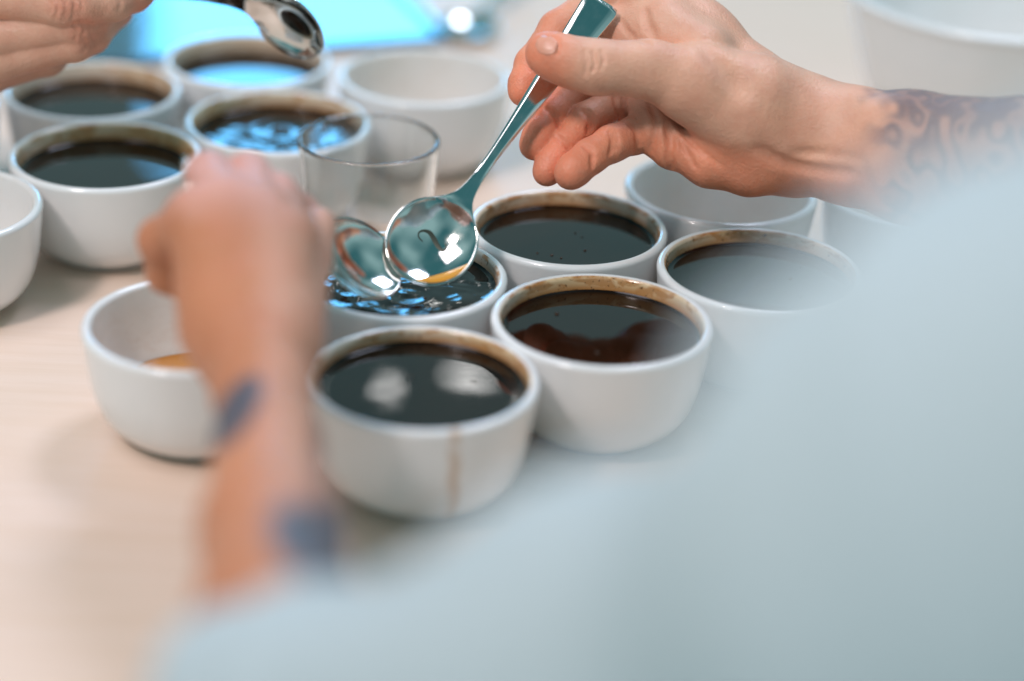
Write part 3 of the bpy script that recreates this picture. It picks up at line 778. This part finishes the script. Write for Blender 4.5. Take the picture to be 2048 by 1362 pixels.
# ---- hand of the other taster
def other_arm():
    ch = lambda L_: [(P(*q[:3]), q[3]) for q in L_]
    lo, hi = bounds([P(340, -120, 1.0), P(340, 220, 1.12), P(-1250, -350, 1.10), P(-1250, 250, 1.35), P(-300, -150, 1.0), P(-300, 320, 1.2)], 0.03)
    fl = Field(lo, hi, 0.00115); fl.lo = lo.astype(np.float32)
    add_chain(fl, ch([(-480, 25, 1.12, .026), (-620, 10, 1.15, .0275), (-900, -40, 1.21, .035), (-1200, -90, 1.28, .042)]), .01)
    add_chain(fl, ch([(-480, 25, 1.12, .026), (-300, 0, 1.085, .0215), (-130, -35, 1.062, .0142)]), .010)
    add_chain(fl, ch([(-480, 40, 1.12, .024), (-300, 55, 1.085, .0200), (-125, 68, 1.064, .0138)]), .010)
    add_chain(fl, ch([(-480, 60, 1.125, .022), (-310, 105, 1.092, .0180), (-130, 140, 1.072, .0130)]), .010)
    add_chain(fl, ch([(-480, 70, 1.13, .021), (-310, 145, 1.105, .0160), (-140, 190, 1.090, .0120)]), .010)
    add_finger(fl, ch([(-130, -35, 1.062, .0130), (0, -8, 1.050, .0112), (128, 8, 1.045, .0108), (165, 6, 1.047, .0102), (225, 4, 1.052, .0092), (270, -10, 1.060, .0080), (286, -18, 1.062, .0070)]))
    add_finger(fl, ch([(-125, 68, 1.064, .0125), (0, 72, 1.058, .0108), (150, 48, 1.054, .0104), (182, 34, 1.060, .0098), (226, -4, 1.074, .0088), (250, -40, 1.082, .0080)]))
    add_finger(fl, ch([(-130, 140, 1.072, .0118), (0, 118, 1.064, .0102), (150, 82, 1.060, .0097), (182, 70, 1.065, .0090), (232, 20, 1.084, .0082), (255, -30, 1.095, .0075)]))
    add_finger(fl, ch([(-140, 190, 1.090, .0105), (-20, 150, 1.082, .0092), (95, 116, 1.082, .0086), (150, 70, 1.098, .0078), (180, 20, 1.108, .0070)]))
    add_finger(fl, ch([(-330, -60, 1.085, .0190), (-120, -130, 1.065, .0140), (60, -110, 1.060, .0120), (170, -70, 1.063, .0110), (215, -52, 1.066, .0095)]), k0=.014, blend=.03)
    # knuckle wrinkles
    for x0, y0, y1, dep in ((99, -5, 30, .0005), (112, -12, 40, .0008), (128, -16, 42, .0010), (146, -14, 40, .0008), (160, -8, 30, .0005), (150, 46, 80, .0008), (164, 42, 74, .0008), (176, 44, 66, .0005), (168, 74, 104, .0007), (184, 66, 96, .0007), (238, -10, 24, .0006)):
        crease_px(fl, [(x0 - 3, y0), (x0 + 4, (y0 + y1) / 2), (x0 - 2, y1)], .0009, dep)
    V, Q = surface_nets(fl); px, py, d = pix(V)
    n1 = vnoise(V, 120, 21)
    kn = np.zeros(len(V))
    for q in ((135, 5, 1.036), (165, 50, 1.045), (180, 75, 1.056)): kn = np.maximum(kn, 1 - sst(np.linalg.norm(V - np.array(P(*q)), axis=1), .004, .014))
    tip = 1 - sst(np.linalg.norm(V - np.array(P(290, -15, 1.058)), axis=1), .004, .02)
    col = np.array((0.68, 0.37, 0.26))[None] * np.ones((len(V), 1))
    red = np.clip(kn * 0.55 + tip * 0.8, 0, 1)[:, None]
    col = col * (1 - red) + np.array((0.64, 0.22, 0.14))[None] * red
    col *= (1 + 0.05 * n1)[:, None]
    return V, Q, np.concatenate([np.clip(col, 0, 1), np.ones((len(V), 1))], 1)

def skin_object(parts, parent):
    Vs, Qs, Ts, o = [], [], [], 0
    for V, Q, T in parts: Vs.append(V); Qs.append(Q + o); Ts.append(T); o += len(V)
    V = np.concatenate(Vs); Q = np.concatenate(Qs); T = np.concatenate(Ts)
    me = fast_mesh('body', V, Q)
    at = me.color_attributes.new('tint', 'FLOAT_COLOR', 'POINT'); at.data.foreach_set('color', T.astype(np.float32).ravel())
    return link('body', me, parent, (M_skin,))

# ---- the person in the foreground
p1 = thing('person', 'taster in pale blue shirt with tattooed forearms skimming a cup with two spoons', 'person')
sh_l = P(2275, 1195, 0.385); el_l = P(590, 1480, 0.57)
sh_r = CAM + CX * 0.44 + CY * 0.05 + FWD * 0.64; el_r = P(2560, 430, 0.845)
def torso():
    mid = (sh_l + sh_r) / 2; hip = mid + Vector((0.16, -0.34, -0.38))
    return mid, hip
MID, HIP = torso()
def body_core():
    """chest and upper arms, worn under the shirt, so that both arms hang on one trunk"""
    lo, hi = bounds([sh_l, sh_r, el_l, P(2950, 450, .79), HIP, MID], 0.2)
    fl = Field(lo, hi, 0.005); fl.lo = lo.astype(np.float32)
    add_chain(fl, [(el_l, .026), (P(760, 1560, .55), .028), (P(1395, 1385, .485), .033), (sh_l, .036)], .01); add_chain(fl, [(P(2230, 372, .925), .0325), (P(2420, 412, .888), .0375), (P(2950, 450, .79), .040), (sh_r, .042)], .02)
    add_cone(fl, sh_l, sh_r, .045, .045, .03)
    add_cone(fl, MID, HIP, .10, .10, .05)
    V, Q = surface_nets(fl)
    return V, Q, np.tile(np.array((*SKIN, 1.0)), (len(V), 1))
skin_object([right_arm(), left_arm(), body_core()], p1)
def shirt():
    lo, hi = bounds([sh_l, sh_r, el_l, P(2950, 450, .79), HIP, MID, P(1400, 1290, .5)], 0.24)
    fl = Field(lo, hi, 0.0045); fl.lo = lo.astype(np.float32)
    s0 = P(580, 1435, .582)
    add_chain(fl, [(s0, .0385), (P(740, 1570, .55), .040), (P(1395, 1385, .485), .050), (sh_l, .062)], .03)
    add_chain(fl, [(P(3000, 455, .785), .050), (sh_r, .062)], .03)
    add_cone(fl, sh_l, sh_r, .070, .070, .05)
    add_cone(fl, sh_l, P(2450, 830, .40), .060, .060, .03)
    add_cone(fl, MID, HIP, .135, .135, .07)
    # folds
    X, Y, Z = fl.coords(tuple(slice(0, k) for k in fl.n))
    ax = np.array((P(1330, 1330, .485) - s0).normalized())
    u = X * ax[0] + Y * ax[1] + Z * ax[2]
    fl.g += 0.0022 * np.sin(u * 95 + 14 * np.sin(X * 21 + Z * 17) * 0.35) + 0.0016 * np.sin(X * 63 + Y * 41 - Z * 57) + 0.004 * np.sin(X * 24 - Y * 17 + Z * 29 + 1.0) - 0.003
    V, Q = surface_nets(fl); me = fast_mesh('shirt', V, Q)
    o = link('shirt', me, p1, (M_shirt,)); o['label'] = 'pale blue cotton shirt with sleeve to the elbow'
shirt()
# nail of the thumb, lying on the skin
def nail():
    q = NAIL['thumb']; k = 9; fs = []; vs = [(p if p is not None else None) for p in q]
    for i in range(10):
        for j in range(k - 1):
            a = (i * k + j, (i + 1) * k + j, (i + 1) * k + j + 1, i * k + j + 1)
            if all(vs[x] is not None for x in a) and max((vs[a[0]] - vs[x]).length for x in a) < 0.006: fs.append(a)
    vs2 = [(v_ - FWD * 0.00010 if v_ is not None else CAM) for v_ in vs]
    used = sorted({x for f in fs for x in f}); mp = {x: i for i, x in enumerate(used)}
    me = mesh('fingernail', [vs2[x] for x in used], [tuple(mp[x] for x in f) for f in fs])
    bm = bmesh.new(); bm.from_mesh(me); bmesh.ops.smooth_vert(bm, verts=bm.verts, factor=0.5, use_axis_x=True, use_axis_y=True, use_axis_z=True); bmesh.ops.smooth_vert(bm, verts=bm.verts, factor=0.5, use_axis_x=True, use_axis_y=True, use_axis_z=True)
    bmesh.ops.solidify(bm, geom=bm.faces[:], thickness=0.0003); bm.to_mesh(me); bm.free()
    me.polygons.foreach_set('use_smooth', [True] * len(me.polygons))
    link('fingernail', me, p1, (M_nail,))
nail()

# ---- the other taster
p2 = thing('person', 'other taster reaching in with bare fingers over the cups', 'person')
skin_object([other_arm()], p2)
def cuff():
    a, b_ = P(-950, -45, 1.22), P(-1250, -100, 1.30); lo, hi = bounds([a, b_, P(-2400, -100, 1.5)], 0.09)
    fl = Field(lo, hi, 0.004); fl.lo = lo.astype(np.float32)
    add_chain(fl, [(a, .043), (b_, .050), (P(-2400, -120, 1.5), .064)], .01)
    X, Y, Z = fl.coords(tuple(slice(0, k) for k in fl.n)); fl.g += 0.0015 * np.sin(X * 90 + Y * 30)
    V, Q = surface_nets(fl); o = link('sleeve', fast_mesh('sleeve', V, Q), p2, (M_sleeve2,))
cuff()
